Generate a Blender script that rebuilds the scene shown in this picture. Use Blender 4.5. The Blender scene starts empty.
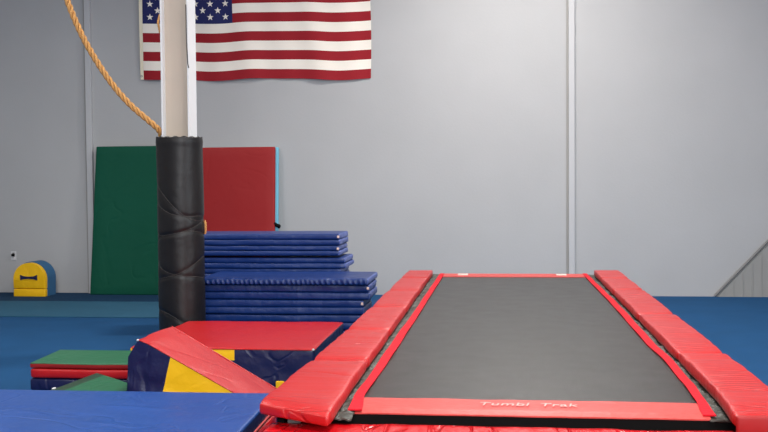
import bpy, bmesh, math, random
from mathutils import Vector, Matrix, noise

random.seed(7)
SC = bpy.context.scene
COL = SC.collection

# ------------------------------------------------------------------ camera
cam_data = bpy.data.cameras.new('camera')
cam_data.sensor_width = 36.0
cam_data.lens = 36.0 * 1000 / 768
cam_data.clip_end = 200
cam = bpy.data.objects.new('camera', cam_data)
COL.objects.link(cam)
cam.matrix_world = Matrix(((0.993316, 0.003782, 0.115365, 0.0),
                           (0.115150, 0.036729, -0.992669, 0.0),
                           (-0.007991, 0.999318, 0.036048, 1.6),
                           (0, 0, 0, 1)))
SC.camera = cam

# ------------------------------------------------------------------ light and exposure
w = bpy.data.worlds.new('world'); SC.world = w; w.use_nodes = True
w.node_tree.nodes['Background'].inputs[0].default_value = (0.75, 0.85, 1.0, 1)
w.node_tree.nodes['Background'].inputs[1].default_value = 0.6
SC.view_settings.view_transform = 'Standard'
SC.view_settings.look = 'None'
SC.view_settings.gamma = 1
SC.view_settings.exposure = 0.27
LAMPS = [(0.3, 0.6, 1.0), (0.3, 5.8, 1.0), (0.3, 11.2, 1.5), (-5.2, 3.0, 0.6), (-5.2, 8.6, 0.75), (4.4, 4.0, 0.6)]
LAMP_W = 140
FRONT_W = 520
DOOR_W = 190


def area_light(name, loc, rot, sx, sy, power, color):
    l = bpy.data.lights.new(name, 'AREA'); l.shape = 'RECTANGLE'
    l.size = sx; l.size_y = sy; l.energy = power; l.color = color
    o = bpy.data.objects.new(name, l); COL.objects.link(o)
    o.location = loc; o.rotation_euler = rot
    return o


for lx, ly, lw in LAMPS:
    area_light('ceiling_light', (lx, ly, 5.93), (0, 0, 0), 1.5, 0.6, LAMP_W * lw, (1.0, 0.96, 0.90)).data.spread = math.radians(155)
# daylight through the big window of the right wall
area_light('daylight', (5.9, 4.5, 2.6), (0, math.radians(90), 0), 3.0, 5.4, DOOR_W, (0.88, 0.94, 1.0))
# added frontal fill light, set in an added window behind the camera
area_light('daylight', (1.2, -3.9, 3.6), (math.radians(90), 0, 0), 5.6, 2.6, FRONT_W, (0.95, 0.97, 1.0))


# ------------------------------------------------------------------ materials
def lin(c):
    return tuple(((v / 255) / 12.92 if v / 255 <= 0.04045 else ((v / 255 + 0.055) / 1.055) ** 2.4) for v in c) + (1,)


def mat(name, rgb, rough=0.6, bump=0.0, scale=20.0, var=0.0, vscale=3.0, metal=0.0, stretch=(1, 1, 1),
        spec=0.5, fine=0.0, fscale=400.0, coat=0.0, rvar=0.0, crease=0.0, cs=3.0, cw=0.035):
    m = bpy.data.materials.new(name); m.use_nodes = True
    nt = m.node_tree; N = nt.nodes; L = nt.links
    b = N['Principled BSDF']
    b.inputs['Roughness'].default_value = rough
    b.inputs['Metallic'].default_value = metal
    b.inputs['Specular IOR Level'].default_value = spec
    b.inputs['Coat Weight'].default_value = coat
    tc = N.new('ShaderNodeTexCoord')
    mp = N.new('ShaderNodeMapping'); mp.inputs['Scale'].default_value = stretch
    L.new(tc.outputs['Object'], mp.inputs[0])
    base = lin(rgb)
    n = N.new('ShaderNodeTexNoise'); n.inputs['Scale'].default_value = vscale
    n.inputs['Detail'].default_value = 6
    L.new(mp.outputs[0], n.inputs['Vector'])
    mix = N.new('ShaderNodeMix'); mix.data_type = 'RGBA'
    lo = tuple(max(0, v * (1 - var)) for v in base[:3]) + (1,)
    hi = tuple(min(1, v * (1 + var)) for v in base[:3]) + (1,)
    mix.inputs[6].default_value = lo; mix.inputs[7].default_value = hi
    L.new(n.outputs[0], mix.inputs[0]); L.new(mix.outputs[2], b.inputs['Base Color'])
    if rvar:
        mr = N.new('ShaderNodeMapRange')
        mr.inputs[3].default_value = rough - rvar; mr.inputs[4].default_value = rough + rvar
        L.new(n.outputs[0], mr.inputs[0]); L.new(mr.outputs[0], b.inputs['Roughness'])
    prev = None
    if bump:
        n2 = N.new('ShaderNodeTexNoise'); n2.inputs['Scale'].default_value = scale
        n2.inputs['Detail'].default_value = 4
        L.new(mp.outputs[0], n2.inputs['Vector'])
        bp = N.new('ShaderNodeBump'); bp.inputs['Strength'].default_value = bump
        bp.inputs['Distance'].default_value = 0.02
        L.new(n2.outputs[0], bp.inputs['Height']); prev = bp
        L.new(bp.outputs[0], b.inputs['Normal'])
    if crease:
        # thin folds where the noise crosses its middle value
        nc = N.new('ShaderNodeTexNoise'); nc.inputs['Scale'].default_value = cs
        nc.inputs['Detail'].default_value = 2.5; nc.inputs['Distortion'].default_value = 0.6
        L.new(mp.outputs[0], nc.inputs['Vector'])
        s1 = N.new('ShaderNodeMath'); s1.operation = 'SUBTRACT'; s1.inputs[1].default_value = 0.5
        s2 = N.new('ShaderNodeMath'); s2.operation = 'ABSOLUTE'
        s3 = N.new('ShaderNodeMapRange'); s3.interpolation_type = 'SMOOTHSTEP'; s3.inputs[2].default_value = cw
        L.new(nc.outputs[0], s1.inputs[0]); L.new(s1.outputs[0], s2.inputs[0]); L.new(s2.outputs[0], s3.inputs[0])
        bc = N.new('ShaderNodeBump'); bc.inputs['Strength'].default_value = crease; bc.inputs['Distance'].default_value = 0.01
        L.new(s3.outputs[0], bc.inputs['Height'])
        if prev: L.new(prev.outputs[0], bc.inputs['Normal'])
        prev = bc; L.new(bc.outputs[0], b.inputs['Normal'])
    if fine:
        n3 = N.new('ShaderNodeTexNoise'); n3.inputs['Scale'].default_value = fscale
        L.new(tc.outputs['Object'], n3.inputs['Vector'])
        bp2 = N.new('ShaderNodeBump'); bp2.inputs['Strength'].default_value = fine
        bp2.inputs['Distance'].default_value = 0.003
        L.new(n3.outputs[0], bp2.inputs['Height'])
        if prev: L.new(prev.outputs[0], bp2.inputs['Normal'])
        L.new(bp2.outputs[0], b.inputs['Normal'])
    return m


M = {}
M['wall'] = mat('painted_wall', (176, 176, 177), 0.75, 0.06, 30, 0.06, 1.2, fine=0.12, fscale=90)
M['trim'] = mat('painted_trim', (186, 186, 188), 0.6, var=0.03)
M['ceiling'] = mat('ceiling_paint', (190, 190, 188), 0.8, var=0.03)
M['carpet'] = mat('blue_carpet', (27, 73, 116), 0.95, 0.2, 120, 0.16, 2.5, fine=0.8, fscale=160, spec=0.15)
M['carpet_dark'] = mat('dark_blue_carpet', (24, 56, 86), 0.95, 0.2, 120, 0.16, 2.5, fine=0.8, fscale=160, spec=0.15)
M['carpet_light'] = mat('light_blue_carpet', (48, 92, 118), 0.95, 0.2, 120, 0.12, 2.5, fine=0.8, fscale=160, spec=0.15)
M['red'] = mat('red_vinyl', (180, 20, 26), 0.36, 0.5, 4, 0.06, 3, fine=0.2, fscale=500, rvar=0.06, crease=0.15, cs=1.6)
M['red_pad'] = mat('red_pad_vinyl', (180, 20, 22), 0.36, 0.6, 4, 0.05, 4, stretch=(0.45, 3.0, 1), fine=0.2, fscale=500, rvar=0.06, crease=0.6, cs=2.6)
M['red_gloss'] = mat('red_glossy_vinyl', (190, 10, 20), 0.25, 0.9, 4, 0.1, 4, stretch=(2.2, 0.7, 1), rvar=0.05, crease=0.7, cs=2.5)
M['red_dark'] = mat('red_panel_vinyl', (150, 24, 26), 0.55, 0.4, 3, 0.05, 3, crease=0.1, cs=1.5, spec=0.35)
M['piping'] = mat('red_piping', (215, 90, 90), 0.5)
M['blue'] = mat('blue_vinyl', (22, 70, 144), 0.34, 0.8, 2.5, 0.16, 1.6, fine=0.15, fscale=400, rvar=0.06, crease=0.25, cs=1.8, cw=0.03)
M['blue_stack'] = mat('royal_blue_vinyl', (13, 46, 108), 0.42, 0.6, 7, 0.10, 3, stretch=(1.5, 1, 1), rvar=0.06)
M['blue_edge'] = mat('mat_end_vinyl', (78, 94, 156), 0.45, 0.5, 14, 0.15, 8)
M['navy'] = mat('navy_vinyl', (22, 27, 72), 0.4, 1.0, 3.5, 0.1, 3, rvar=0.06, crease=0.45, cs=2.2)
M['yellow'] = mat('yellow_vinyl', (252, 194, 4), 0.5, 0.6, 4, 0.05, 3, crease=0.2, cs=2.2)
M['green'] = mat('green_vinyl', (24, 94, 62), 0.45, 0.6, 4, 0.08, 3, crease=0.3, cs=2)
M['green_wall'] = mat('dark_green_vinyl', (2, 78, 58), 0.65, 0.5, 2.5, 0.06, 2, spec=0.25, crease=0.2, cs=1.2)
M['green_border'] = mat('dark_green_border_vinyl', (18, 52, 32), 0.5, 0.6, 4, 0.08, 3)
M['cyan'] = mat('light_blue_vinyl', (110, 185, 210), 0.6)
M['blue_soft'] = mat('soft_blue_vinyl', (44, 98, 140), 0.6, 0.2, 5, 0.05)
M['black'] = mat('black_metal', (4, 4, 4), 0.7, spec=0.15, var=0.1)
M['pad_black'] = mat('black_column_vinyl', (17, 14, 14), 0.46, 0.5, 3.5, 0.12, 3, stretch=(1, 1, 1.2), rvar=0.08)
M['tie'] = mat('grey_cord', (62, 58, 55), 0.6)
M['steel'] = mat('painted_steel', (222, 223, 224), 0.5, 0.1, 8, 0.08, 3)
M['web_shade'] = mat('beige_shaded_steel', (198, 184, 168), 0.55, 0.1, 8, 0.08, 3)  # beige web toned down for its shade; flanges carry the lit tone
M['strip'] = mat('red_webbing', (200, 8, 32), 0.7, 0.2, 40, 0.05, spec=0.2)
M['strip_front'] = mat('worn_red_webbing', (192, 62, 56), 0.45, 0.2, 20, 0.10, 5)
M['print'] = mat('pale_print', (240, 165, 158), 0.5)
M['white'] = mat('white_label', (225, 195, 185), 0.6)
M['net'] = mat('grey_netting', (62, 63, 57), 0.45, 0.9, 22, 0.9, 30, stretch=(0.5, 2.2, 1))
M['flag_red'] = mat('flag_red', (150, 14, 30), 0.85, 0.15, 60, 0.04)
M['flag_white'] = mat('flag_white', (246, 238, 226), 0.85, 0.15, 60, 0.02)
M['flag_blue'] = mat('flag_blue', (28, 34, 92), 0.85, 0.15, 60, 0.04)
M['header'] = mat('flag_header_canvas', (244, 234, 208), 0.85)
M['plate'] = mat('outlet_plastic', (206, 206, 208), 0.5)
M['board'] = mat('grey_board', (150, 149, 146), 0.8, 0.1, 8, 0.05)
M['board_edge'] = mat('dark_grey_edge', (118, 117, 116), 0.7)
M['rope'] = mat('manila_rope', (214, 158, 92), 0.85, 0.5, 60, 0.25, 40)
M['lamp_metal'] = mat('lamp_metal', (150, 150, 150), 0.4, metal=0.6)
M['glass_frame'] = mat('window_frame_paint', (200, 200, 200), 0.5)

# woven trampoline bed: fine grid weave
mb_ = mat('woven_bed', (31, 27, 22), 0.34, 0.0, 1, 0.2, 7, spec=0.6, fine=0.5, fscale=220, rvar=0.07)
M['bed'] = mb_

# lamp emitter
lm = bpy.data.materials.new('lamp_diffuser'); lm.use_nodes = True
lb = lm.node_tree.nodes['Principled BSDF']
lb.inputs['Emission Color'].default_value = (1, 0.96, 0.9, 1); lb.inputs['Emission Strength'].default_value = 4
M['lamp'] = lm
gm = bpy.data.materials.new('window_glass'); gm.use_nodes = True
gb = gm.node_tree.nodes['Principled BSDF']
gb.inputs['Transmission Weight'].default_value = 1; gb.inputs['Roughness'].default_value = 0.05
M['glass'] = gm


# ------------------------------------------------------------------ helpers
def link_mesh(name, bm, mats, parent=None, smooth=None):
    bmesh.ops.recalc_face_normals(bm, faces=bm.faces)
    if name in ('cloth', 'star', 'header_band'):
        for f in bm.faces:
            f.normal_update()
            if f.normal.y > 0: f.normal_flip()
    me = bpy.data.meshes.new(name); bm.to_mesh(me); bm.free()
    if not isinstance(mats, (list, tuple)): mats = [mats]
    for m in mats: me.materials.append(M[m] if isinstance(m, str) else m)
    if smooth is not None:
        for p in me.polygons: p.use_smooth = True
        if smooth < 179:
            me.set_sharp_from_angle(angle=math.radians(smooth))
    o = bpy.data.objects.new(name, me); COL.objects.link(o)
    if parent is not None:
        o.parent = parent
    return o


def empty(name, loc):
    o = bpy.data.objects.new(name, None); COL.objects.link(o); o.location = loc
    o.empty_display_size = 0.1
    return o


def tag(o, label=None, cat=None, group=None, kind=None):
    if label: o['label'] = label
    if cat: o['category'] = cat
    if group: o['group'] = group
    if kind: o['kind'] = kind
    return o


def add_box(bm, x0, x1, y0, y1, z0, z1, bev=0.0, seg=2, mi=0):
    n0 = set(bm.faces)
    r = bmesh.ops.create_cube(bm, size=1)
    vs = r['verts']
    for v in vs:
        v.co = Vector(((x0 + x1) / 2 + v.co.x * (x1 - x0), (y0 + y1) / 2 + v.co.y * (y1 - y0), (z0 + z1) / 2 + v.co.z * (z1 - z0)))
    if bev:
        es = list({e for v in vs for e in v.link_edges})
        bmesh.ops.bevel(bm, geom=es, offset=bev, segments=seg, affect='EDGES', profile=0.5)
    for f in set(bm.faces) - n0: f.material_index = mi


def axis_samples(a, b, r, step):
    """coordinates along an axis, dense near both rounded ends"""
    r = min(r, (b - a) / 2 * 0.98)
    s = [a, a + r * 0.12, a + r * 0.4, a + r]
    e = [b - r, b - r * 0.4, b - r * 0.12, b]
    n = max(1, int((b - a - 2 * r) / step))
    mid = [a + r + (b - a - 2 * r) * k / n for k in range(1, n)]
    return s + mid + e


def soft_bm(x0, x1, y0, y1, z0, z1, r=0.02, step=0.06, deform=None, matfn=None, bm=None):
    """an upholstered box: rounded edges, dense skin, optional deformation and colour zones"""
    X = axis_samples(x0, x1, r, step); Y = axis_samples(y0, y1, r, step); Z = axis_samples(z0, z1, min(r, (z1 - z0) * .45), step)
    bm = bm or bmesh.new(); cache = {}

    def V(i, j, k):
        key = (i, j, k)
        if key in cache: return cache[key]
        p = Vector((X[i], Y[j], Z[k]))
        q = Vector((min(max(p.x, x0 + r), x1 - r), min(max(p.y, y0 + r), y1 - r), min(max(p.z, z0 + min(r, (z1 - z0) * .45)), z1 - min(r, (z1 - z0) * .45))))
        d = p - q
        if d.length > 1e-9:
            m_ = max(abs(d.x), abs(d.y), abs(d.z))
            p = q + d.normalized() * min(m_, d.length)
        cache[key] = bm.verts.new(p); return cache[key]
    nx, ny, nz = len(X) - 1, len(Y) - 1, len(Z) - 1
    fs = []
    for i in range(nx):
        for j in range(ny):
            for k in (0, nz):
                fs.append(bm.faces.new((V(i, j, k), V(i + 1, j, k), V(i + 1, j + 1, k), V(i, j + 1, k))))
    for i in range(nx):
        for k in range(nz):
            for j in (0, ny):
                fs.append(bm.faces.new((V(i, j, k), V(i + 1, j, k), V(i + 1, j, k + 1), V(i, j, k + 1))))
    for j in range(ny):
        for k in range(nz):
            for i in (0, nx):
                fs.append(bm.faces.new((V(i, j, k), V(i, j + 1, k), V(i, j + 1, k + 1), V(i, j, k + 1))))
    if matfn:
        for f in fs: f.material_index = matfn(f.calc_center_median())
    if deform:
        for v in cache.values():
            v.co = deform(v.co.copy())
    return bm


def nz_(p, sc=1.0, seed=0.0):
    return noise.noise(Vector((p.x * sc + seed, p.y * sc - seed * 0.7, p.z * sc + seed * 1.3)))


def tube_bm(pts, rad, seg=8, bm=None, closed=False):
    bm = bm or bmesh.new()
    rings = []
    up0 = Vector((0, 0, 1))
    n = len(pts)
    prev = None
    for i, p in enumerate(pts):
        a = pts[i - 1] if (i > 0 or closed) else pts[i]
        b = pts[(i + 1) % n] if (i < n - 1 or closed) else pts[i]
        t = (Vector(b) - Vector(a)).normalized()
        if prev is None:
            s = t.cross(up0)
            if s.length < 0.01: s = t.cross(Vector((1, 0, 0)))
            s.normalize()
        else:
            s = (prev - t * prev.dot(t)).normalized()
        prev = s
        u = t.cross(s)
        rr = rad(i / (n - 1)) if callable(rad) else rad
        rings.append([bm.verts.new(Vector(p) + (s * math.cos(2 * math.pi * k / seg) + u * math.sin(2 * math.pi * k / seg)) * rr) for k in range(seg)])
    m_ = n if closed else n - 1
    for i in range(m_):
        A = rings[i]; B = rings[(i + 1) % n]
        for k in range(seg):
            bm.faces.new((A[k], A[(k + 1) % seg], B[(k + 1) % seg], B[k]))
    if not closed:
        bm.faces.new(rings[0]); bm.faces.new(rings[-1][::-1])
    return bm


def prism_bm(profile, y0, y1, bev=0.0, seg=3, ysub=1, matfn=None):
    """profile of (x, z) points swept along y, bevelled and subdivided"""
    bm = bmesh.new()
    A = [bm.verts.new((x, y0, z)) for x, z in profile]
    B = [bm.verts.new((x, y1, z)) for x, z in profile]
    n = len(profile)
    bm.faces.new(A); bm.faces.new(B[::-1])
    for i in range(n):
        bm.faces.new((A[i], B[i], B[(i + 1) % n], A[(i + 1) % n]))
    if matfn:
        bmesh.ops.recalc_face_normals(bm, faces=bm.faces)
        for f in bm.faces: f.material_index = matfn(f.calc_center_median(), f.normal)
    if bev:
        bmesh.ops.bevel(bm, geom=list(bm.edges), offset=bev, segments=seg, affect='EDGES', profile=0.5)
    return bm


def structure(name, bm, m, smooth=None):
    o = link_mesh(name, bm, m, None, smooth); o['kind'] = 'structure'; return o


def simple(name, x0, x1, y0, y1, z0, z1, m, bev=0.0):
    bm = bmesh.new(); add_box(bm, x0, x1, y0, y1, z0, z1, bev)
    return structure(name, bm, m)


# ------------------------------------------------------------------ the room
XL, XR, YF, YB, ZT = -9.5, 6.0, -4.0, 13.8, 6.2
simple('floor', XL - .2, XR + .2, YF - .2, YB + .2, -0.2, 0.0, 'carpet')
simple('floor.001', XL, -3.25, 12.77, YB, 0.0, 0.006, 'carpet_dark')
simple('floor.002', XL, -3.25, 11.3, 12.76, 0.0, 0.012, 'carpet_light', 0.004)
simple('ceiling', XL - .2, XR + .2, YF - .2, YB + .2, ZT, ZT + 0.2, 'ceiling')
simple('wall_back', XL - .2, XR + .2, YB, YB + 0.2, 0, ZT, 'wall')
bm = bmesh.new()
add_box(bm, XL - .2, -1.7, YF - .2, YF, 0, ZT); add_box(bm, 4.1, XR + .2, YF - .2, YF, 0, ZT)
add_box(bm, -1.7, 4.1, YF - .2, YF, 0, 2.2); add_box(bm, -1.7, 4.1, YF - .2, YF, 5.0, ZT)
structure('wall_front', bm, 'wall')
bm = bmesh.new()
for xx in (-1.67, 0.25, 2.15, 4.07): add_box(bm, xx - .03, xx + .03, YF - .08, YF - .02, 2.2, 5.0)
for zz in (2.23, 3.6, 4.97): add_box(bm, -1.7, 4.1, YF - .08, YF - .02, zz - .03, zz + .03)
wf2 = structure('fill_window', bm, 'glass_frame')  # unseen window, added to hold the frontal fill light
bm = bmesh.new(); add_box(bm, -1.7, 4.1, YF - .05, YF - .04, 2.2, 5.0)
link_mesh('pane', bm, 'glass', wf2)
simple('wall_left', XL - .2, XL, YF, YB, 0, ZT, 'wall')
# right wall with the opening of window_1 (y 1.7..7.3, z 1.0..4.2)
bm = bmesh.new()
add_box(bm, XR, XR + .2, YF, 1.7, 0, ZT); add_box(bm, XR, XR + .2, 7.3, YB, 0, ZT)
add_box(bm, XR, XR + .2, 1.7, 7.3, 0, 1.0); add_box(bm, XR, XR + .2, 1.7, 7.3, 4.2, ZT)
structure('wall_right', bm, 'wall')
bm = bmesh.new()
for yy in (1.73, 3.12, 4.5, 5.88, 7.27): add_box(bm, XR + .02, XR + .08, yy - .03, yy + .03, 1.0, 4.2)
for zz in (1.03, 2.6, 4.17): add_box(bm, XR + .02, XR + .08, 1.7, 7.3, zz - .03, zz + .03)
wf = structure('window_1', bm, 'glass_frame')
bm = bmesh.new(); add_box(bm, XR + .04, XR + .05, 1.7, 7.3, 1.0, 4.2)
link_mesh('pane', bm, 'glass', wf)
# battens over the wall joints: a broad board with its shadow gap painted as a grey strip
for i, (xa, xb) in enumerate(((-5.905, -5.79), (0.895, 1.005))):
    bm = bmesh.new()
    add_box(bm, xa + 0.03, xb, YB - 0.06, YB, 0, ZT, 0.004)
    add_box(bm, xa, xa + 0.03, YB - 0.02, YB, 0, ZT, 0.0, 2, 1)
    structure('trim_%d' % (i + 1), bm, ['trim', 'board'])

# ceiling lamps
for lx, ly, lw in LAMPS:
    t = tag(empty('ceiling_lamp', (lx, ly, 5.95)), 'long white ceiling lamp hanging above the gym floor', 'lamp', 'ceiling lamps')
    bm = bmesh.new(); add_box(bm, -0.8, 0.8, -0.33, 0.33, 0.0, 0.08, 0.02); add_box(bm, -0.6, -0.58, -0.01, 0.01, 0.07, 0.25); add_box(bm, 0.58, 0.6, -0.01, 0.01, 0.07, 0.25)
    link_mesh('housing', bm, 'lamp_metal', t)
    bm = bmesh.new(); add_box(bm, -0.76, 0.76, -0.3, 0.3, -0.012, 0.0)
    link_mesh('diffuser', bm, 'lamp', t)

# ------------------------------------------------------------------ steel column with its pad
CX, CY = -3.024, 9.24
t = tag(empty('steel_column', (CX, CY, 0)), 'tall painted steel beam column rising out of the black pad', 'column')
bm = bmesh.new(); add_box(bm, -0.12, 0.12, -0.04, -0.02, 0.0, ZT)
link_mesh('web', bm, 'web_shade', t)
for s in (-1, 1):
    bm = bmesh.new(); add_box(bm, min(s * 0.118, s * 0.136), max(s * 0.118, s * 0.136), -0.115, 0.115, 0, ZT, 0.003)
    link_mesh('flange', bm, 'steel', t)
bm = bmesh.new()
tube_bm([(0.138, -0.117, 2.66), (0.129, -0.118, 2.7), (0.120, -0.118, 2.9), (0.118, -0.118, 3.25)], 0.005, 6, bm)
link_mesh('wire', bm, 'tie', t, 60)

PT = 2.02
pad = tag(empty('column_pad', (CX, CY, 0)), 'black padded vinyl sleeve wrapped around the foot of the steel column', 'pad')
TIES = [(1.55, 1.22, 0.6), (1.40, 1.24, 1.9), (1.13, 1.10, 3.1), (1.02, 1.22, 0.2), (0.84, 0.66, 2.4), (0.64, 0.86, 0.9), (0.40, 0.20, 5.2)]


def tie_z(tie, a):
    zl, zr, ph = tie
    return (zl + zr) / 2 + (zr - zl) / 2 * math.cos(a) + 0.03 * math.sin(2 * a + ph)


def pad_r(a, z):
    r = 0.218 + 0.006 * nz_(Vector((math.cos(a), math.sin(a), z * 1.2)), 1.6, 3)
    for tie in TIES:
        d = z - tie_z(tie, a)
        r -= 0.005 * math.exp(-(d / 0.018) ** 2)
    r += 0.004 * math.exp(-((z - PT + 0.05) / 0.03) ** 2)
    return r


bm = bmesh.new(); rings = []
NA, NZ = 72, 150
for k in range(NZ + 1):
    z = PT * k / NZ
    rings.append([bm.verts.new((math.cos(2 * math.pi * a / NA) * pad_r(2 * math.pi * a / NA, z), math.sin(2 * math.pi * a / NA) * pad_r(2 * math.pi * a / NA, z), z + (0.006 * math.sin(5 * a * .3) if k == NZ else 0))) for a in range(NA)])
for k in range(NZ):
    for a in range(NA):
        bm.faces.new((rings[k][a], rings[k][(a + 1) % NA], rings[k + 1][(a + 1) % NA], rings[k + 1][a]))
# foam thickness: ring at the top, then an inner wall
inn = [bm.verts.new((math.cos(2 * math.pi * a / NA) * 0.19, math.sin(2 * math.pi * a / NA) * 0.19, PT - 0.004)) for a in range(NA)]
inb = [bm.verts.new((math.cos(2 * math.pi * a / NA) * 0.19, math.sin(2 * math.pi * a / NA) * 0.19, PT - 0.12)) for a in range(NA)]
for a in range(NA):
    b_ = (a + 1) % NA
    bm.faces.new((rings[NZ][a], rings[NZ][b_], inn[b_], inn[a])); bm.faces.new((inn[a], inn[b_], inb[b_], inb[a]))
link_mesh('sleeve', bm, 'pad_black', pad, 180)
for tie in TIES:
    pts = []
    for a in range(64):
        an = 2 * math.pi * a / 64; z = tie_z(tie, an); r = pad_r(an, z) + 0.0015
        pts.append((math.cos(an) * r, math.sin(an) * r, z))
    link_mesh('cord', tube_bm(pts, 0.0022, 5, closed=True), 'tie', pad, 180)

# ------------------------------------------------------------------ rope from the ceiling to the column


def rope_path(ctrl, n):
    out = []
    m_ = len(ctrl) - 1
    for i in range(n + 1):
        u = i / n * m_; k = min(int(u), m_ - 1); f = u - k
        p0 = Vector(ctrl[max(k - 1, 0)]); p1 = Vector(ctrl[k]); p2 = Vector(ctrl[k + 1]); p3 = Vector(ctrl[min(k + 2, m_)])
        out.append(0.5 * ((2 * p1) + (-p0 + p2) * f + (2 * p0 - 5 * p1 + 4 * p2 - p3) * f * f + (-p0 + 3 * p1 - 3 * p2 + p3) * f ** 3))
    return out


def twisted(ctrl, n, R, pitch, bm):
    c = rope_path(ctrl, n)
    L = [0]
    for i in range(1, len(c)): L.append(L[-1] + (c[i] - c[i - 1]).length)
    for s in range(3):
        pts = []
        for i, p in enumerate(c):
            t_ = (c[min(i + 1, n)] - c[max(i - 1, 0)]).normalized()
            a = t_.cross(Vector((0, 1, 0.01))).normalized(); b = t_.cross(a)
            ph = 2 * math.pi * (L[i] / pitch + s / 3)
            pts.append(p + (a * math.cos(ph) + b * math.sin(ph)) * R * 0.62)
        tube_bm(pts, R * 0.50, 8, bm)
    return bm


bm = bmesh.new()
twisted([(-4.56, 8.95, 6.2), (-4.44, 8.95, 5.2), (-4.23, 8.97, 4.0), (-4.015, 9.0, 3.321), (-3.87, 9.02, 2.96), (-3.715, 9.05, 2.676), (-3.58, 9.08, 2.475), (-3.44, 9.1, 2.315), (-3.30, 9.14, 2.185), (-3.215, 9.18, 2.10), (-3.20, 9.22, 2.045)], 520, 0.027, 0.19, bm)
tag(link_mesh('rope', bm, 'rope', None, 180), 'thick twisted tan rope hanging slack towards the column', 'rope')
# short rope end hanging on the left flange, higher up
bm = bmesh.new()
twisted([(CX - .146, 9.16, 3.17), (CX - .154, 9.15, 3.13), (CX - .158, 9.14, 3.09), (CX - .154, 9.15, 3.05), (CX - .148, 9.16, 3.0)], 60, 0.010, 0.08, bm)
tag(link_mesh('rope_end', bm, 'rope', None, 180), 'short frayed tan rope end against the left edge of the column', 'rope')
bm = bmesh.new()
twisted([(-2.800, 9.27, 1.225), (-2.792, 9.265, 1.20), (-2.79, 9.26, 1.16), (-2.792, 9.265, 1.12), (-2.800, 9.27, 1.10)], 60, 0.010, 0.07, bm)
tag(link_mesh('rope_knot', bm, 'rope', None, 180), 'small tan rope knot at the right side of the black pad', 'rope')

# ------------------------------------------------------------------ flag on the wall
FX0, FX1, FZ0, FZ1 = -5.015, -1.77, 3.03, 4.75
FH = FZ1 - FZ0; FL = FX1 - FX0; SH = FH / 13


def flag_pt(u, v, off=0.0):
    """u along the length in metres, v height in metres from the bottom"""
    x = FX0 + u; z = FZ0 + v
    low = 1 - v / FH * 0.6
    z += low * (0.018 * math.sin(u * 3.1 + 2.2) - 0.012 * math.sin(u * 7.3) * 0.4) + 0.045 * (math.exp(-((u - 0.55) / 0.4) ** 2)) * low * 0.5 - 0.007 * u
    x += 0.012 * math.sin(v * 2.6) * (u / FL)
    y = YB - 0.035 - 0.016 * math.sin(u * 5.5 + v * 0.8) * low - 0.008 * math.sin(u * 13 + v * 2)
    return Vector((x, y - off, z))


fl = tag(empty('wall_flag', (FX0, YB - 0.03, FZ0)), 'red and white striped national flag with starred blue canton hanging on the grey wall', 'flag')
bm = bmesh.new(); NU = 120; grid = []
for i in range(NU + 1):
    grid.append([bm.verts.new(flag_pt(FL * i / NU, SH * j / 2) - Vector(fl.location)) for j in range(27)])
CU = FH * 0.76
for i in range(NU):
    for j in range(26):
        f = bm.faces.new((grid[i][j], grid[i + 1][j], grid[i + 1][j + 1], grid[i][j + 1]))
        stripe = j // 2
        f.material_index = 0 if stripe % 2 == 0 else 1
        if FL * (i + .5) / NU < CU and stripe >= 6: f.material_index = 2
link_mesh('cloth', bm, ['flag_red', 'flag_white', 'flag_blue'], fl, 180)
CH = SH * 7
for row in range(9):
    cnt = 6 if row % 2 == 0 else 5
    for c in range(cnt):
        u0 = CU / 12 * (1 + 2 * c if row % 2 == 0 else 2 + 2 * c); v0 = SH * 6 + CH / 10 * (9 - row)
        bm = bmesh.new(); R = SH * 0.62 * 0.62
        cen = bm.verts.new(flag_pt(u0, v0, 0.004) - Vector(fl.location))
        rim = []
        for k in range(10):
            rr = R if k % 2 == 0 else R * 0.40; a = math.pi / 2 + k * math.pi / 5
            rim.append(bm.verts.new(flag_pt(u0 + math.cos(a) * rr, v0 + math.sin(a) * rr, 0.004) - Vector(fl.location)))
        for k in range(10): bm.faces.new((cen, rim[k], rim[(k + 1) % 10]))
        link_mesh('star', bm, 'flag_white', fl)
bm = bmesh.new(); hd = []
for j in range(27):
    hd.append([bm.verts.new(flag_pt(u, SH * j / 2, 0.002) - Vector(fl.location)) for u in (-0.05, 0.0)])
for j in range(26): bm.faces.new((hd[j][0], hd[j][1], hd[j + 1][1], hd[j + 1][0]))
ho = link_mesh('header_band', bm, 'header', fl)
for v in (0.05, FH - 0.05):
    p = flag_pt(-0.03, v, 0.006) - Vector(fl.location)
    bm = bmesh.new(); tube_bm([(p.x + 0.012 * math.cos(a * math.pi / 6), p.y, p.z + 0.012 * math.sin(a * math.pi / 6)) for a in range(12)], 0.004, 6, bm, closed=True)
    link_mesh('grommet', bm, 'lamp_metal', ho, 180)

# ------------------------------------------------------------------ mats leaning on the wall


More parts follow.
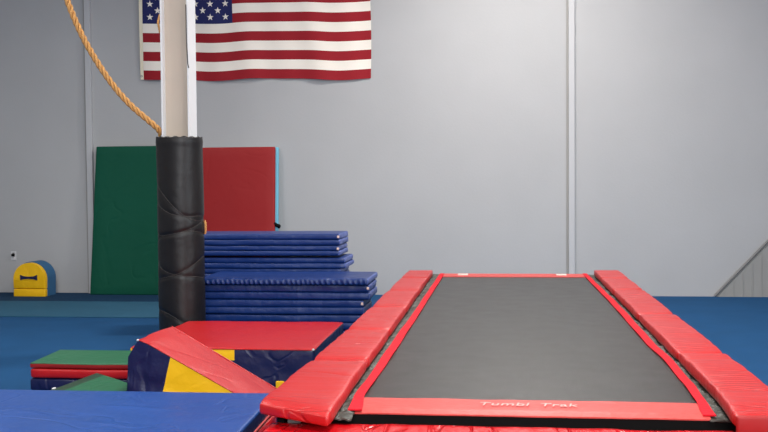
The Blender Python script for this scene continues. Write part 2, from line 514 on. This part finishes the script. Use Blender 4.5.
def leaning_mat(name, x0, x1, h, th, ybase, ytop, front, back, label, slope_left=0.0, seed=1):
    """a panel mat standing on its short end, tipped back onto the wall"""
    t = tag(empty(name, (x0, ybase, 0)), label, 'gym mat')
    ang = math.atan2(ytop - ybase, h)

    def df(p):
        q = Vector((p.x + slope_left * p.z / h * (1 if p.x < (x1 - x0) / 2 else 0), p.y, p.z))
        q.y += 0.006 * nz_(q, 2.2, seed)
        c, s = math.cos(ang), math.sin(ang)
        return Vector((q.x, q.y * c + q.z * s, q.z * c - q.y * s))
    b1 = soft_bm(0, x1 - x0, 0, th * 0.55, th * math.sin(ang), h, 0.016, 0.12, df)
    link_mesh('front_panel', b1, front, t, 180)
    b2 = soft_bm(0.0, x1 - x0 + 0.035, th * 0.55, th, th * math.sin(ang), h, 0.014, 0.12, df)
    link_mesh('back_panel', b2, back, t, 180)
    return t


leaning_mat('leaning_mat', -5.79, -4.53, 2.11, 0.11, 13.57, 13.67, 'green_wall', 'green_wall', 'tall dark green mat standing on end against the grey wall', 0.09, 4)
rm = leaning_mat('leaning_mat.001', -4.36, -3.10, 2.08, 0.12, 13.47, 13.63, 'red_dark', 'cyan', 'red mat with pale blue back standing against the wall behind the column', 0.0, 9)
bm = bmesh.new(); tube_bm([(1.24, 0.10, 1.01), (1.28, 0.12, 0.985), (1.315, 0.13, 0.97), (1.30, 0.17, 0.96)], 0.026, 8, bm)
link_mesh('handle', bm, 'black', rm, 60)

# ------------------------------------------------------------------ rounded training block by the wall
ab = tag(empty('arched_block', (-6.565, 13.31, 0)), 'small arched foam block with yellow face and blue sides standing by the wall', 'foam block')
ab.rotation_euler[2] = math.radians(-2)


def arch_profile(hw, h, n=20):
    pr = [(-hw, 0.0)]
    r = hw; zc = h - r
    for k in range(n + 1):
        a = math.pi - math.pi * k / n
        pr.append((math.cos(a) * r, zc + math.sin(a) * r))
    pr.append((hw, 0.0))
    return pr


def arch_solid(hw, h, y0, y1, zlo, zhi, m, name, parent, bev=0.012):
    pr = [(x, z) for x, z in arch_profile(hw, h)]
    pts = []
    for i in range(len(pr)):
        (xa, za), (xb, zb) = pr[i], pr[(i + 1) % len(pr)]
        for (p, q, lim, sgn) in ():
            pass
        pts.append((xa, min(max(za, zlo), zhi)))
    # drop duplicate points
    out = []
    for p in pts:
        if not out or (abs(p[0] - out[-1][0]) + abs(p[1] - out[-1][1])) > 1e-4: out.append(p)
    bm = prism_bm(out, y0, y1, 0)
    es = [e for e in bm.edges if abs(e.verts[0].co.y - e.verts[1].co.y) < 1e-6]
    bmesh.ops.bevel(bm, geom=es, offset=bev, segments=3, affect='EDGES', profile=0.5)
    return link_mesh(name, bm, m, parent, 40)


arch_solid(0.236, 0.478, 0.0, 0.08, 0.115, 1, 'yellow', 'face_panel', ab)
bm = bmesh.new(); add_box(bm, -0.236, 0.236, 0.0, 0.08, 0, 0.11, 0.012, 3)
link_mesh('base_panel', bm, 'yellow', ab, 40)
arch_solid(0.236, 0.490, 0.08, 0.33, 0.0, 1, 'blue_soft', 'body', ab)
bm = bmesh.new()
pr = [(-0.125, 0.235), (-0.08, 0.25), (0, 0.255), (0.08, 0.25), (0.125, 0.235), (0.125, 0.31), (0.08, 0.292), (0, 0.285), (-0.08, 0.292), (-0.125, 0.31)]
A = [bm.verts.new((x, -0.014, z)) for x, z in pr]; B = [bm.verts.new((x, 0.004, z)) for x, z in pr]
bm.faces.new(A); bm.faces.new(B[::-1])
for i in range(10): bm.faces.new((A[i], B[i], B[(i + 1) % 10], A[(i + 1) % 10]))
link_mesh('handle', bm, 'navy', ab)

# wall outlet
wo = tag(empty('wall_outlet', (-7.03, YB, 0.54)), 'small white power outlet low on the grey wall above the arched block', 'outlet')
bm = bmesh.new(); add_box(bm, -0.04, 0.04, -0.008, 0.0, -0.065, 0.065, 0.003)
link_mesh('plate', bm, 'plate', wo)
for dz in (-0.03, 0.03):
    bm = bmesh.new(); add_box(bm, -0.018, 0.018, -0.012, -0.006, dz - 0.017, dz + 0.017, 0.004)
    link_mesh('socket', bm, 'board_edge' if dz > 0 else 'plate', wo)
bm = bmesh.new(); add_box(bm, -0.022, 0.022, -0.04, -0.010, -0.005, 0.03, 0.006)
link_mesh('plug', bm, 'black', wo)

# grey sloping board at the right end of the wall
gbd = tag(empty('sloping_board', (2.85, 13.77, 0)), 'grey board with a sloping dark top edge against the wall at the right', 'board')
bm = prism_bm([(0.03, 0.0), (1.9, 0.0), (1.9, 2.01)], 0.0, 0.025)
link_mesh('sheet', bm, 'board', gbd)
bm = bmesh.new(); tube_bm([(0.0, 0.0, 0.01), (1.9, 0.0, 2.05)], 0.017, 8, bm)
link_mesh('edge_rail', bm, 'board_edge', gbd, 60)
bm = bmesh.new()
for k in range(1, 16): add_box(bm, 0.12 * k, 0.12 * k + 0.012, -0.008, 0.0, 0.0, max(0.02, (0.12 * k - 0.05) * 1.07))
link_mesh('rib', bm, 'board', gbd)['kind'] = 'stuff'

# ------------------------------------------------------------------ stack of folded blue panel mats


def folded_mat(name, x0, x1, y0, y1, z0, z1, label, seed, puff=0.008, front=0.0, group='folded blue mats'):
    """a panel mat folded in two layers: each layer a cushion, Velcro flap at the end"""
    t = tag(empty(name, (x0, y0, z0)), label, 'gym mat', group)
    h = z1 - z0; L = x1 - x0; D = y1 - y0; mid = h * 0.5

    flipd = (seed % 3) * 0.004

    def mk(za, zb, sd, dx):
        def df(p):
            s = 1.0
            e = math.sin(max(0, min(1, p.y / D)) * math.pi)
            q = p.copy()
            q.z += 0.003 * nz_(Vector((p.x * 1.3, p.y * 2, p.z * 4)), 2.2, sd) * math.sin(math.pi * min(1, max(0, p.z / h)))
            if p.y < 0.05: q.y += puff * 1.2 * nz_(Vector((p.x * 2.2, 0, p.z * 9)), 1.6, sd + 5) - 0.003 + (flipd if dx else 0)
            if p.x > L - 0.05: q.x += 0.010 * nz_(Vector((0, p.y * 5, p.z * 12)), 2.2, sd + 2)
            return q

        def mf(c): return 1 if c.x > L + dx - 0.012 else 0
        return soft_bm(0, L + dx, 0, D, za, zb, min(0.018, (zb - za) * .45), 0.05, df, mf)
    link_mesh('lower_panel', mk(0, mid - .001, seed, 0), ['blue_stack', 'blue_edge'], t, 180)
    link_mesh('upper_panel', mk(mid, h, seed + 11, -0.006), ['blue_stack', 'blue_edge'], t, 180)
    return t


n = 0


def put(x0, xr, y0, z0, z1, lab, dep=0.6, white=False, group='folded blue mats'):
    global n
    o = folded_mat('folded_mat' if n == 0 else 'folded_mat.%03d' % n, x0, xr, y0, y0 + dep, z0, z1, lab, 3 + n * 7, group=group)
    if white:
        bm = bmesh.new(); add_box(bm, xr - x0 - 0.03, xr - x0 - 0.006, -0.010, 0.0, z1 - z0 - 0.045, z1 - z0 - 0.02, 0.004)
        link_mesh('corner_tag', bm, 'white', o)
    n += 1


# rear stack, taller
put(-3.42, -1.645, 10.2, 0.929, 1.048, 'topmost folded blue mat of the taller rear stack', white=True)
put(-3.42, -1.650, 10.2, 0.818, 0.925, 'folded blue mat second from the top of the taller rear stack', white=True)
put(-3.42, -1.590, 10.22, 0.684, 0.797, 'folded blue mat third from the top of the rear stack, sticking out to the right')
for k in range(6):
    put(-3.42, -1.64, 10.22, 0.002 + 0.114 * k, 0.113 + 0.114 * k, 'folded blue mat low in the rear stack, behind the front stack', group='folded blue mats hidden low in the rear stack')
# front stack
put(-3.22, -1.300, 9.48, 0.0, 0.152, 'bottom folded blue mat of the front stack behind the red mat')
put(-3.22, -1.315, 9.48, 0.156, 0.302, 'folded blue mat second from the bottom of the front stack')
put(-3.22, -1.300, 9.47, 0.308, 0.445, 'folded blue mat third from the bottom of the front stack, white tag at its corner', white=True)
put(-3.22, -1.245, 9.48, 0.450, 0.594, 'folded blue mat directly under the wide puckered mat', white=True)
# wide mat whose front edge is puckered
wm = tag(empty('puckered_mat', (-2.92, 9.42, 0.598)), 'wide blue mat with a puckered front edge, topmost of the front stack', 'gym mat')


def dfw(p):
    q = p.copy(); f = max(0.0, 1 - p.y / 0.12)
    if p.y < 0.05:
        q.y += 0.011 * math.sin(p.x * 125 + 4 * nz_(p, 2.5, 4) + p.z * 50) * max(0, 1 - p.z / 0.055) - 0.006
    if p.z > 0.03: q.z += 0.006 * nz_(Vector((p.x * 1.6, p.y * 3, 0)), 1.5, 8) + 0.004 * f * math.sin(p.x * 35 + 2)
    return q


link_mesh('cover', soft_bm(0, 1.67, 0, 0.74, 0.0, 0.062, 0.02, 0.009, dfw, lambda c: 1 if c.x > 1.66 else 0), ['blue_stack', 'blue_edge'], wm, 180)

# ------------------------------------------------------------------ thick red mat with navy and yellow sides
rt = tag(empty('landing_mat', (-2.895, 7.53, 0)), 'thick square mat with red top and navy and yellow sides before the blue stack', 'gym mat')
RX, RY, RH = 1.470, 1.47, 0.305


def df_r(p):
    q = p.copy()
    k = math.sin(math.pi * min(max(p.x / RX, 0), 1)) * math.sin(math.pi * min(max(p.y / RY, 0), 1))
    if p.z > RH * .5: q.z += 0.010 * k + 0.004 * nz_(p, 3, 2)
    if p.y < 0.03 or p.x > RX - 0.03:
        u = p.x if p.y < 0.03 else p.y
        d = 0.010 * nz_(Vector((u * 1.6 + p.z * 2.5, p.z * 3, 0)), 2.4, 12) * math.sin(math.pi * min(max(p.z / RH, 0), 1))
        d -= 0.008 * math.exp(-((p.z - 0.145) / 0.012) ** 2)
        if p.y < 0.03: q.y -= d
        else: q.x += d
    return q


def mf_r(c):
    if c.z > RH - 0.012: return 0
    if c.y < 0.03 and c.x < 0.825 and c.z > 0.225: return 2
    return 1


body = link_mesh('cover', soft_bm(0, RX, 0, RY, 0, RH, 0.018, 0.035, df_r, mf_r), ['red', 'navy', 'yellow'], rt, 180)
bm = bmesh.new(); tube_bm([(0.02, 0.0, RH - .008), (RX - .02, 0.0, RH - .008)], 0.005, 6, bm); tube_bm([(RX, 0.02, RH - .008), (RX - 0.02, RY - .02, RH - .008)], 0.005, 6, bm)
link_mesh('piping', bm, 'red', rt, 60)
bm = bmesh.new(); add_box(bm, RX - 0.014, RX + 0.003, -0.004, 0.012, RH - 0.014, RH + 0.002, 0.003)
link_mesh('worn_corner', bm, 'plate', rt)
bm = bmesh.new(); add_box(bm, 1.17, 1.235, -0.020, 0.004, 0.0, 0.055, 0.006)
link_mesh('strap', bm, 'yellow', rt)

# ------------------------------------------------------------------ red sloping wedge
wd = tag(empty('incline_wedge', (-2.37, 6.07, 0)), 'sloping wedge mat with red top and navy and yellow side, leaning down to the right', 'wedge mat')
YA, YD = 6.07, 6.64
prof = [(-2.372, 0.0), (-2.357, 0.275), (-2.345, 0.492), (-2.278, 0.601), (-2.213, 0.576), (-1.673, 0.280), (-1.16, 0.0)]
profB = [(-2.372, 0.0), (-2.357, 0.275), (-2.330, 0.492), (-2.248, 0.601), (-2.185, 0.565), (-1.495, 0.168), (-1.20, 0.0)]


def top_at(pr, x):
    """height of the outline at x, x clamped into it"""
    P = pr[1:]
    if x <= P[0][0]: return P[0][1]
    for (xa, za), (xb, zb) in zip(P, P[1:]):
        if x <= xb: return za + (zb - za) * (x - xa) / (xb - xa)
    return 0.0


def lerp_profile(f):
    return [(a[0] + (b[0] - a[0]) * f, a[1] + (b[1] - a[1]) * f) for a, b in zip(prof, profB)]


def wedge_skin():
    bm = bmesh.new()
    # side faces as columns, front at f=0 and back at f=1; top as a sweep
    NXc, NZc, NF = 60, 14, 14

    def xs_of(f):
        P = lerp_profile(f); P = P[1:]
        base = []
        for (a, b), cnt in zip(zip(P, P[1:]), (8, 6, 4, 26, 22)):
            for k in range(cnt): base.append((a[0] + (b[0] - a[0]) * k / cnt, a[1] + (b[1] - a[1]) * k / cnt))
        base.append(P[-1]); return base
    top = []
    for i in range(NF + 1):
        f = i / NF; row = []
        for (x, z) in xs_of(f):
            pp = Vector((x, YA + (YD - YA) * f, z))
            puff = 0.010 * math.sin(math.pi * f) + 0.003 * nz_(pp, 5, 3)
            if z > 0.02 and x > -2.27: pp.z += puff; pp.x += puff * .5
            row.append(bm.verts.new(pp))
        top.append(row)
    nt_ = len(top[0])
    for i in range(NF):
        for j in range(nt_ - 1):
            f = bm.faces.new((top[i][j], top[i][j + 1], top[i + 1][j + 1], top[i + 1][j]))
            f.material_index = 1 if j < 8 else 0
    for fi, sgn in ((0, -1), (NF, 1)):
        prev = None
        for j in range(nt_):
            vt = top[fi][j].co
            slide = min(1.0, max(0.0, (vt.x + 2.36) / 0.2)) * 0.24 * vt.z if vt.x < -1.3 else 0.0
            colv = [top[fi][j]]
            xb = -2.372 if j == 0 else vt.x
            for k in range(1, NZc + 1):
                z = vt.z * (1 - k / NZc)
                yy = vt.y
                if 0 < k < NZc and 0 < j < nt_ - 1:
                    d = 0.012 * nz_(Vector((vt.x * 2.2 + z * 1.5, z * 4, sgn)), 2.0, 21) * math.sin(math.pi * k / NZc)
                    d -= 0.010 * math.exp(-((z - (0.36 + (vt.x + 2.3) * -0.35)) / 0.012) ** 2) * (1 if vt.x < -2.10 else 0)
                    yy += sgn * d
                colv.append(bm.verts.new((vt.x - slide * k / NZc, yy, z)))
            if prev:
                for k in range(NZc):
                    vs = [prev[k], colv[k], colv[k + 1], prev[k + 1]]
                    try:
                        f = bm.faces.new(vs)
                    except ValueError:
                        continue
                    cx = (vt.x + prev[0].co.x) / 2; cz = f.calc_center_median().z
                    f.material_index = 1 if cx < -2.077 else 2
                    if cx > -1.62: f.material_index = 1
            prev = colv
    bmesh.ops.remove_doubles(bm, verts=bm.verts, dist=0.0004)
    # left end and base
    es = [e for e in bm.edges if e.is_boundary]
    bmesh.ops.holes_fill(bm, edges=es, sides=0)
    for v in bm.verts: v.co -= Vector((-2.37, 6.07, 0))
    return bm


link_mesh('cover', wedge_skin(), ['red', 'navy', 'yellow'], wd, 50)
ofs = Vector((-2.37, 6.07, 0))
bm = bmesh.new()
tube_bm([Vector((x, YA - 0.001, z + 0.002)) - ofs for x, z in prof[3:]], 0.004, 6, bm)
tube_bm([Vector((x, YD + 0.001, z + 0.002)) - ofs for x, z in profB[3:]], 0.004, 6, bm)
tube_bm([Vector((-2.213, YA, 0.579)) - ofs, Vector((-2.185, YD, 0.568)) - ofs], 0.004, 6, bm)
link_mesh('piping', bm, 'red', wd, 60)

bm = bmesh.new(); add_box(bm, -2.286 - ofs.x, -2.272 - ofs.x, -0.006, 0.008, 0.594, 0.606, 0.003)
link_mesh('worn_corner', bm, 'plate', wd)

# ------------------------------------------------------------------ green, red and navy mats on the left
gm_ = tag(empty('folded_panel_mat', (-3.375, 6.83, 0.19)), 'folded mat with green top and red sides lying on a navy mat at the left', 'gym mat')
GX, GY = 1.0, 0.56


def df_g(p):
    q = p.copy(); q.x -= 0.03 * p.y / GY
    if p.y < .05: q.y -= 0.006 * nz_(Vector((p.x * 2, 0, p.z * 8)), 2.5, 33)
    q.z += 0.003 * nz_(p, 3, 5); return q


link_mesh('top_panel', soft_bm(0, GX, 0, GY, 0.074, 0.112, 0.008, 0.04, df_g, lambda c: 0 if c.z > 0.100 else 1), ['green', 'red_dark'], gm_, 180)
link_mesh('lower_panel', soft_bm(0, GX, -0.004, GY, 0.0, 0.069, 0.02, 0.04, df_g), 'red', gm_, 180)
nv = tag(empty('navy_mat', (-3.385, 6.84, 0)), 'navy mat underneath the green and red folded mat at the left', 'gym mat')
link_mesh('upper_layer', soft_bm(0, GX + .02, 0, GY, 0.096, 0.187, 0.02, 0.05, df_g), 'navy', nv, 180)
link_mesh('lower_layer', soft_bm(0, GX + .02, 0, GY, 0.0, 0.094, 0.02, 0.05, df_g), 'navy', nv, 180)

# tilted green mat in front of it, its corner pointing at the wall
P0 = Vector((-2.775, 6.6, 0.281)); PU = Vector((-2.848, 6.1, 0.276)) - P0; PV = Vector((-2.49, 6.4, 0.263)) - P0
tg = tag(empty('tilted_mat', (P0.x, 6.2, 0)), 'small green mat with dark border lying tilted between blue mat and wedge', 'gym mat')
bm = bmesh.new(); T = []; Bt = []
us = [1.2 * i / 10 for i in range(11)]; vs_ = [0, 0.07, 0.15, 0.24] + [0.24 + 1.16 * k / 8 for k in range(1, 9)]
for a_ in us:
    ra = []; rb_ = []
    for c_ in vs_:
        p = P0 + PU * a_ + PV * c_ - Vector((P0.x, 6.2, 0)); p.z += 0.004 * nz_(p, 5, 2)
        ra.append(bm.verts.new(p)); rb_.append(bm.verts.new(p - Vector((0, 0, 0.04))))
    T.append(ra); Bt.append(rb_)
nu, nv_ = len(us) - 1, len(vs_) - 1
for i in range(nu):
    for k in range(nv_):
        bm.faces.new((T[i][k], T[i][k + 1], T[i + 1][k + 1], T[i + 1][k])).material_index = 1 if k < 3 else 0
        bm.faces.new((Bt[i][k], Bt[i + 1][k], Bt[i + 1][k + 1], Bt[i][k + 1]))
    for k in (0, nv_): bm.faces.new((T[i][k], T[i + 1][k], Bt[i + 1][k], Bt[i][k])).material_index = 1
for i in (0, nu):
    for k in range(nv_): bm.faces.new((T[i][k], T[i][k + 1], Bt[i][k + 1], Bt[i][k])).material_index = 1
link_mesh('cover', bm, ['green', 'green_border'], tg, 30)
link_mesh('core', soft_bm(-0.08, 0.25, -0.3, 0.1, 0.0, 0.175, 0.02, 0.08), 'green', tg, 180)
pt = P0 + PU - Vector((P0.x, 6.2, 0))
bm = bmesh.new(); add_box(bm, pt.x - 0.014, pt.x + 0.004, pt.y - 0.02, pt.y + 0.01, pt.z - 0.012, pt.z + 0.006, 0.003)
link_mesh('corner_tag', bm, 'plate', tg)

# ------------------------------------------------------------------ blue mat in the foreground on a red block
rb = tag(empty('red_block', (-3.9, 3.7, 0)), 'red block underneath the large blue mat in the left foreground', 'foam block')
link_mesh('cover', soft_bm(0, 2.655, 0, 1.75, 0, 0.302, 0.02, 0.12), 'red_gloss', rb, 180)
bmt = tag(empty('foreground_mat', (-4.0, 3.6, 0.312)), 'large flat blue mat filling the left foreground', 'gym mat')
BX, BY = 2.735, 1.91


def df_b(p):
    q = p.copy()
    q.x += 0.045 * (1 - p.y / BY) * (p.x / BX)
    q.y += 0.03 * (p.x / BX - 1) * (p.y / BY)
    top = p.z > 0.05
    q.z += 0.004 * nz_(Vector((p.x, p.y, 0)), 1.3, 5)
    if top:
        # long shallow creases running across the cover
        for (cx, cy, dx, dy, L, a) in ((1.55, 1.35, 1, -.35, .25, .007), (1.50, 1.05, 1, -.6, .3, .007), (2.0, 1.15, 1, -.3, .2, .006), (1.2, 1.45, 1, .2, .2, .006), (2.05, 1.5, 1, -.15, .2, .007), (1.25, .9, 1, .35, .3, .006), (1.75, .8, 1, .5, .2, .006)):
            n_ = math.hypot(dx, dy); ux, uy = dx / n_, dy / n_
            s = (p.x - cx) * ux + (p.y - cy) * uy; d = -(p.x - cx) * uy + (p.y - cy) * ux
            q.z += a * math.exp(-(d / 0.022) ** 2) * math.exp(-(s / L) ** 2)
    return q


link_mesh('cover', soft_bm(0, BX, 0, BY, 0, 0.088, 0.014, 0.018, df_b, lambda c: 0 if c.z > 0.074 else 1), ['blue', 'navy'], bmt, 180)
bm = bmesh.new(); tube_bm([(BX + .045, 0.0, 0.004), (BX + .002, BY, 0.004)], 0.006, 6, bm)
link_mesh('piping', bm, 'piping', bmt, 60)

# ------------------------------------------------------------------ red mat in front of the trampoline
fm = tag(empty('red_landing_mat', (-0.99, 3.0, 0)), 'shiny red mat at the near end of the trampoline', 'gym mat')
FMX, FMY, FMH = 2.55, 1.205, 0.562


def df_f(p):
    q = p.copy()
    if p.z > FMH / 2:
        q.z += 0.006 * nz_(Vector((p.x * 1.4, p.y * 3.2, 0)), 2.4, 7) + 0.003 * nz_(Vector((p.x * 4 + p.y * 3, p.y * 4, 0)), 2.4, 17)
    return q


link_mesh('cover', soft_bm(0, FMX, 0, FMY, 0, FMH, 0.02, 0.03, df_f), 'red_gloss', fm, 180)

# ------------------------------------------------------------------ long trampoline
TY0, TY1 = 4.27, 10.58
tr = tag(empty('trampoline', (0.13, 7.4, 0)), 'long black trampoline track with red padded rails down both sides', 'trampoline')
O = Vector((0.13, 7.4, 0))


def tbx(name, boxes, m, parent=tr, bev=0.0, smooth=None):
    bm = bmesh.new()
    for b in boxes: add_box(bm, b[0] - O.x, b[1] - O.x, b[2] - O.y, b[3] - O.y, b[4], b[5], bev)
    return link_mesh(name, bm, m, parent, smooth)


def sheet(name, x_fn, y0, y1, nx, ny, zf, m, th=0.006):
    bm = bmesh.new(); T = []; B = []
    for j in range(ny + 1):
        y = y0 + (y1 - y0) * j / ny; xa, xb = x_fn(y)
        rt_ = []; rb_ = []
        for i in range(nx + 1):
            x = xa + (xb - xa) * i / nx; z = zf(x, y)
            rt_.append(bm.verts.new((x - O.x, y - O.y, z))); rb_.append(bm.verts.new((x - O.x, y - O.y, z - th)))
        T.append(rt_); B.append(rb_)
    for j in range(ny):
        for i in range(nx):
            bm.faces.new((T[j][i], T[j][i + 1], T[j + 1][i + 1], T[j + 1][i])); bm.faces.new((B[j][i], B[j + 1][i], B[j + 1][i + 1], B[j][i + 1]))
        for i in (0, nx): bm.faces.new((T[j][i], T[j + 1][i], B[j + 1][i], B[j][i]))
    for j in (0, ny):
        for i in range(nx): bm.faces.new((T[j][i], T[j][i + 1], B[j][i + 1], B[j][i]))
    return link_mesh(name, bm, m, tr, 60)


def zbed(x, y): return 0.598
def lin_x(a0, a1, b0, b1):
    def f(y):
        k = (y - 4.5) / 5.75
        return (a0 + (a1 - a0) * k, b0 + (b1 - b0) * k)
    return f


bed = sheet('bed', lin_x(-0.65, -0.61, 0.90, 0.885), 4.46, 10.28, 30, 60, zbed, 'bed', 0.004)


LO = [(4.255, -0.661), (4.577, -0.672), (4.929, -0.664), (5.424, -0.663), (6.066, -0.660), (7.624, -0.645), (10.60, -0.635)]
LI = [(4.258, -0.600), (4.581, -0.626), (4.931, -0.620), (5.428, -0.612), (6.07, -0.607), (7.626, -0.598), (10.60, -0.587)]
RI = [(4.28, 0.841), (4.594, 0.864), (4.925, 0.876), (5.536, 0.884), (6.167, 0.868), (7.707, 0.872), (10.60, 0.852)]
RO = [(4.28, 0.895), (4.597, 0.906), (4.928, 0.922), (5.539, 0.930), (6.171, 0.918), (7.71, 0.924), (10.60, 0.898)]


def interp(T, y):
    if y <= T[0][0]: return T[0][1]
    for i in range(len(T) - 1):
        (ya_, xa_), (yb_, xb_) = T[i], T[i + 1]
        if y <= yb_:
            f = (y - ya_) / (yb_ - ya_); f = f * f * (3 - 2 * f)
            return xa_ + (xb_ - xa_) * f
    return T[-1][1]


def side_flare(y, side):
    return (interp(LO, y), interp(LI, y)) if side < 0 else (interp(RI, y), interp(RO, y))


def zstrip(x, y): return 0.6085 + 0.002 * math.sin(y * 7)
sheet('edge_webbing', lambda y: side_flare(y, -1), 4.262, 10.56, 3, 120, zstrip, 'strip')
sheet('edge_webbing', lambda y: side_flare(y, 1), 4.28, 10.60, 3, 120, zstrip, 'strip')
fs = sheet('end_webbing', lambda y: (-0.63, 0.87), 4.262, 4.515, 60, 8, lambda x, y: 0.604 + 0.003 * nz_(Vector((x * 2.5, y * 6, 0)), 2, 3) - (0.012 if y < 4.28 else 0), 'strip_front')
bs = sheet('end_webbing', lambda y: (-0.60, 0.90), 10.24, 10.57, 20, 4, lambda x, y: 0.604, 'strip_front')
for xa in (-0.44, 0.573):
    bm = bmesh.new(); add_box(bm, xa - O.x, xa + 0.105 - O.x, 10.38 - O.y, 10.50 - O.y, 0.604, 0.609)
    link_mesh('white_patch', bm, 'white', bs)
# faded print on the near webbing
for word, wx in (('Tumbl', -0.10), ('Trak', 0.165)):
    cu = bpy.data.curves.new('print_text', 'FONT'); cu.body = word; cu.size = 0.082; cu.extrude = 0.0006; cu.space_character = 1.06; cu.shear = 0.15
    tmp = bpy.data.objects.new('print_text', cu); COL.objects.link(tmp)
    bpy.context.view_layer.update()
    me = bpy.data.meshes.new_from_object(tmp.evaluated_get(bpy.context.evaluated_depsgraph_get()))
    bpy.data.objects.remove(tmp)
    me.materials.clear(); me.materials.append(M['print'])
    txt = bpy.data.objects.new('lettering', me); COL.objects.link(txt); txt.parent = fs
    txt.location = (wx - O.x, 4.37 - O.y, 0.611)

# grey netting between the bed and the pads
sheet('spring_cover', lambda y: (-0.80, side_flare(y, -1)[0] + 0.03), 4.16, 10.58, 14, 500,
      lambda x, y: 0.588 + 0.016 * nz_(Vector((x * 2.5, y * 6, 0)), 2.2, 6) + 0.014 * abs(nz_(Vector((x * 22, y * 34, 0)), 1, 16)) - 0.008 * nz_(Vector((x * 14, y * 50, 0)), 1, 3), 'net')
sheet('spring_cover', lambda y: (side_flare(y, 1)[1] - 0.03, 1.03), 4.25, 10.62, 14, 500,
      lambda x, y: 0.588 + 0.016 * nz_(Vector((x * 2.5, y * 6, 0)), 2.2, 26) + 0.014 * abs(nz_(Vector((x * 22, y * 34, 0)), 1, 36)) - 0.008 * nz_(Vector((x * 14, y * 50, 0)), 1, 3), 'net')

# frame: rails, cross tubes and legs
tbx('frame_rail', [(-0.97, -0.80, 4.30, 10.55, 0.50, 0.56)], 'black', bev=0.01)
tbx('frame_rail', [(1.02, 1.19, 4.30, 10.60, 0.50, 0.56)], 'black', bev=0.01)
tbx('cross_tube', [(-0.80, 1.02, 4.31, 4.38, 0.50, 0.575)], 'black', bev=0.01)
tbx('cross_tube', [(-0.80, 1.02, 10.50, 10.57, 0.50, 0.575)], 'black', bev=0.01)
tbx('end_skirt', [(-0.93, 1.15, 4.27, 4.30, 0.05, 0.585)], 'black')
for ly in (4.36, 6.4, 8.5, 10.45):
    for xa in (-0.93, 1.10):
        tbx('leg', [(xa, xa + 0.06, ly, ly + 0.06, 0.0, 0.51), (xa - 0.02, xa + 0.08, ly - 0.02, ly + 0.08, 0.0, 0.02)], 'black', bev=0.006)
tbx('bracket', [(-0.915, -0.855, 4.20, 4.30, 0.555, 0.60)], 'board', bev=0.006)
tbx('bracket', [(-0.965, -0.93, 4.22, 4.30, 0.44, 0.60)], 'black', bev=0.006)


def pad_panel(xa, xb, ya, yb, seed, first=False, side=-1):
    L = yb - ya

    def df(p):
        q = p.copy()
        u = (p.y - ya) / L
        top = p.z > 0.63
        q.z += (0.006 * math.sin(math.pi * min(max(u, 0), 1)) ** 0.5 if top else 0)
        # creases across the cushion
        wr = nz_(Vector((p.x * 1.3, p.y * 9, 0)), 1.1, seed)
        if top: q.z += 0.0045 * wr * (1.5 if first else 1)
        q.x += 0.004 * nz_(Vector((0, p.y * 3.2, p.z)), 1.3, seed + 4)
        # inner edge a little scalloped, pinched at the seams
        inner = (p.x - xa) / (xb - xa) if side < 0 else (xb - p.x) / (xb - xa)
        pin = math.exp(-((min(u, 1 - u)) / 0.035) ** 2)
        q.x += side * 0.007 * pin * inner
        if top: q.z -= 0.012 * pin
        if first and side < 0:
            k = max(0, 1 - (p.y - ya) / 0.9)
            q.y -= 0.16 * inner * k
            q.z -= 0.012 * inner * k * k
        if side < 0: q.x -= (0.085 * math.exp(-(p.y - 4.15) / 1.6)) * max(0, 1 - inner)
        if first and side > 0: q.x -= 0.03 * inner * max(0, 1 - (p.y - ya) / 0.5)
        q.x -= O.x; q.y -= O.y
        return q
    m_ = 'red_pad'
    return soft_bm(xa, xb, ya, yb, 0.602, 0.658, 0.013, 0.03, df)


ysL = [4.15, 5.19, 6.26, 7.40, 8.50, 9.57, 10.38]
for k in range(6):
    o = link_mesh('side_pad', pad_panel(-0.945, -0.695, ysL[k] + 0.006, ysL[k + 1] - 0.006, 5 + 9 * k, k == 0, -1), 'red_pad', tr, 180)
ysR = [4.075, 5.55, 7.1, 8.6, 9.6, 10.42]
for k in range(5):
    o = link_mesh('side_pad', pad_panel(0.95, 1.198, ysR[k] + 0.001, ysR[k + 1] - 0.001, 75 + 9 * k, k == 0, 1), 'red_pad', tr, 180)
# the covers keep hanging down over the near end of the right rail
link_mesh('end_flap', soft_bm(0.925 - O.x, 1.198 - O.x, 4.055 - O.y, 4.085 - O.y, 0.575, 0.655, 0.012, 0.03,
          lambda p: p + Vector((0.012 * (0.66 - p.z) * 3, 0.008 * nz_(Vector((p.x * 4, 0, p.z * 3)), 2, 4), 0))), 'red_dark', tr, 180)
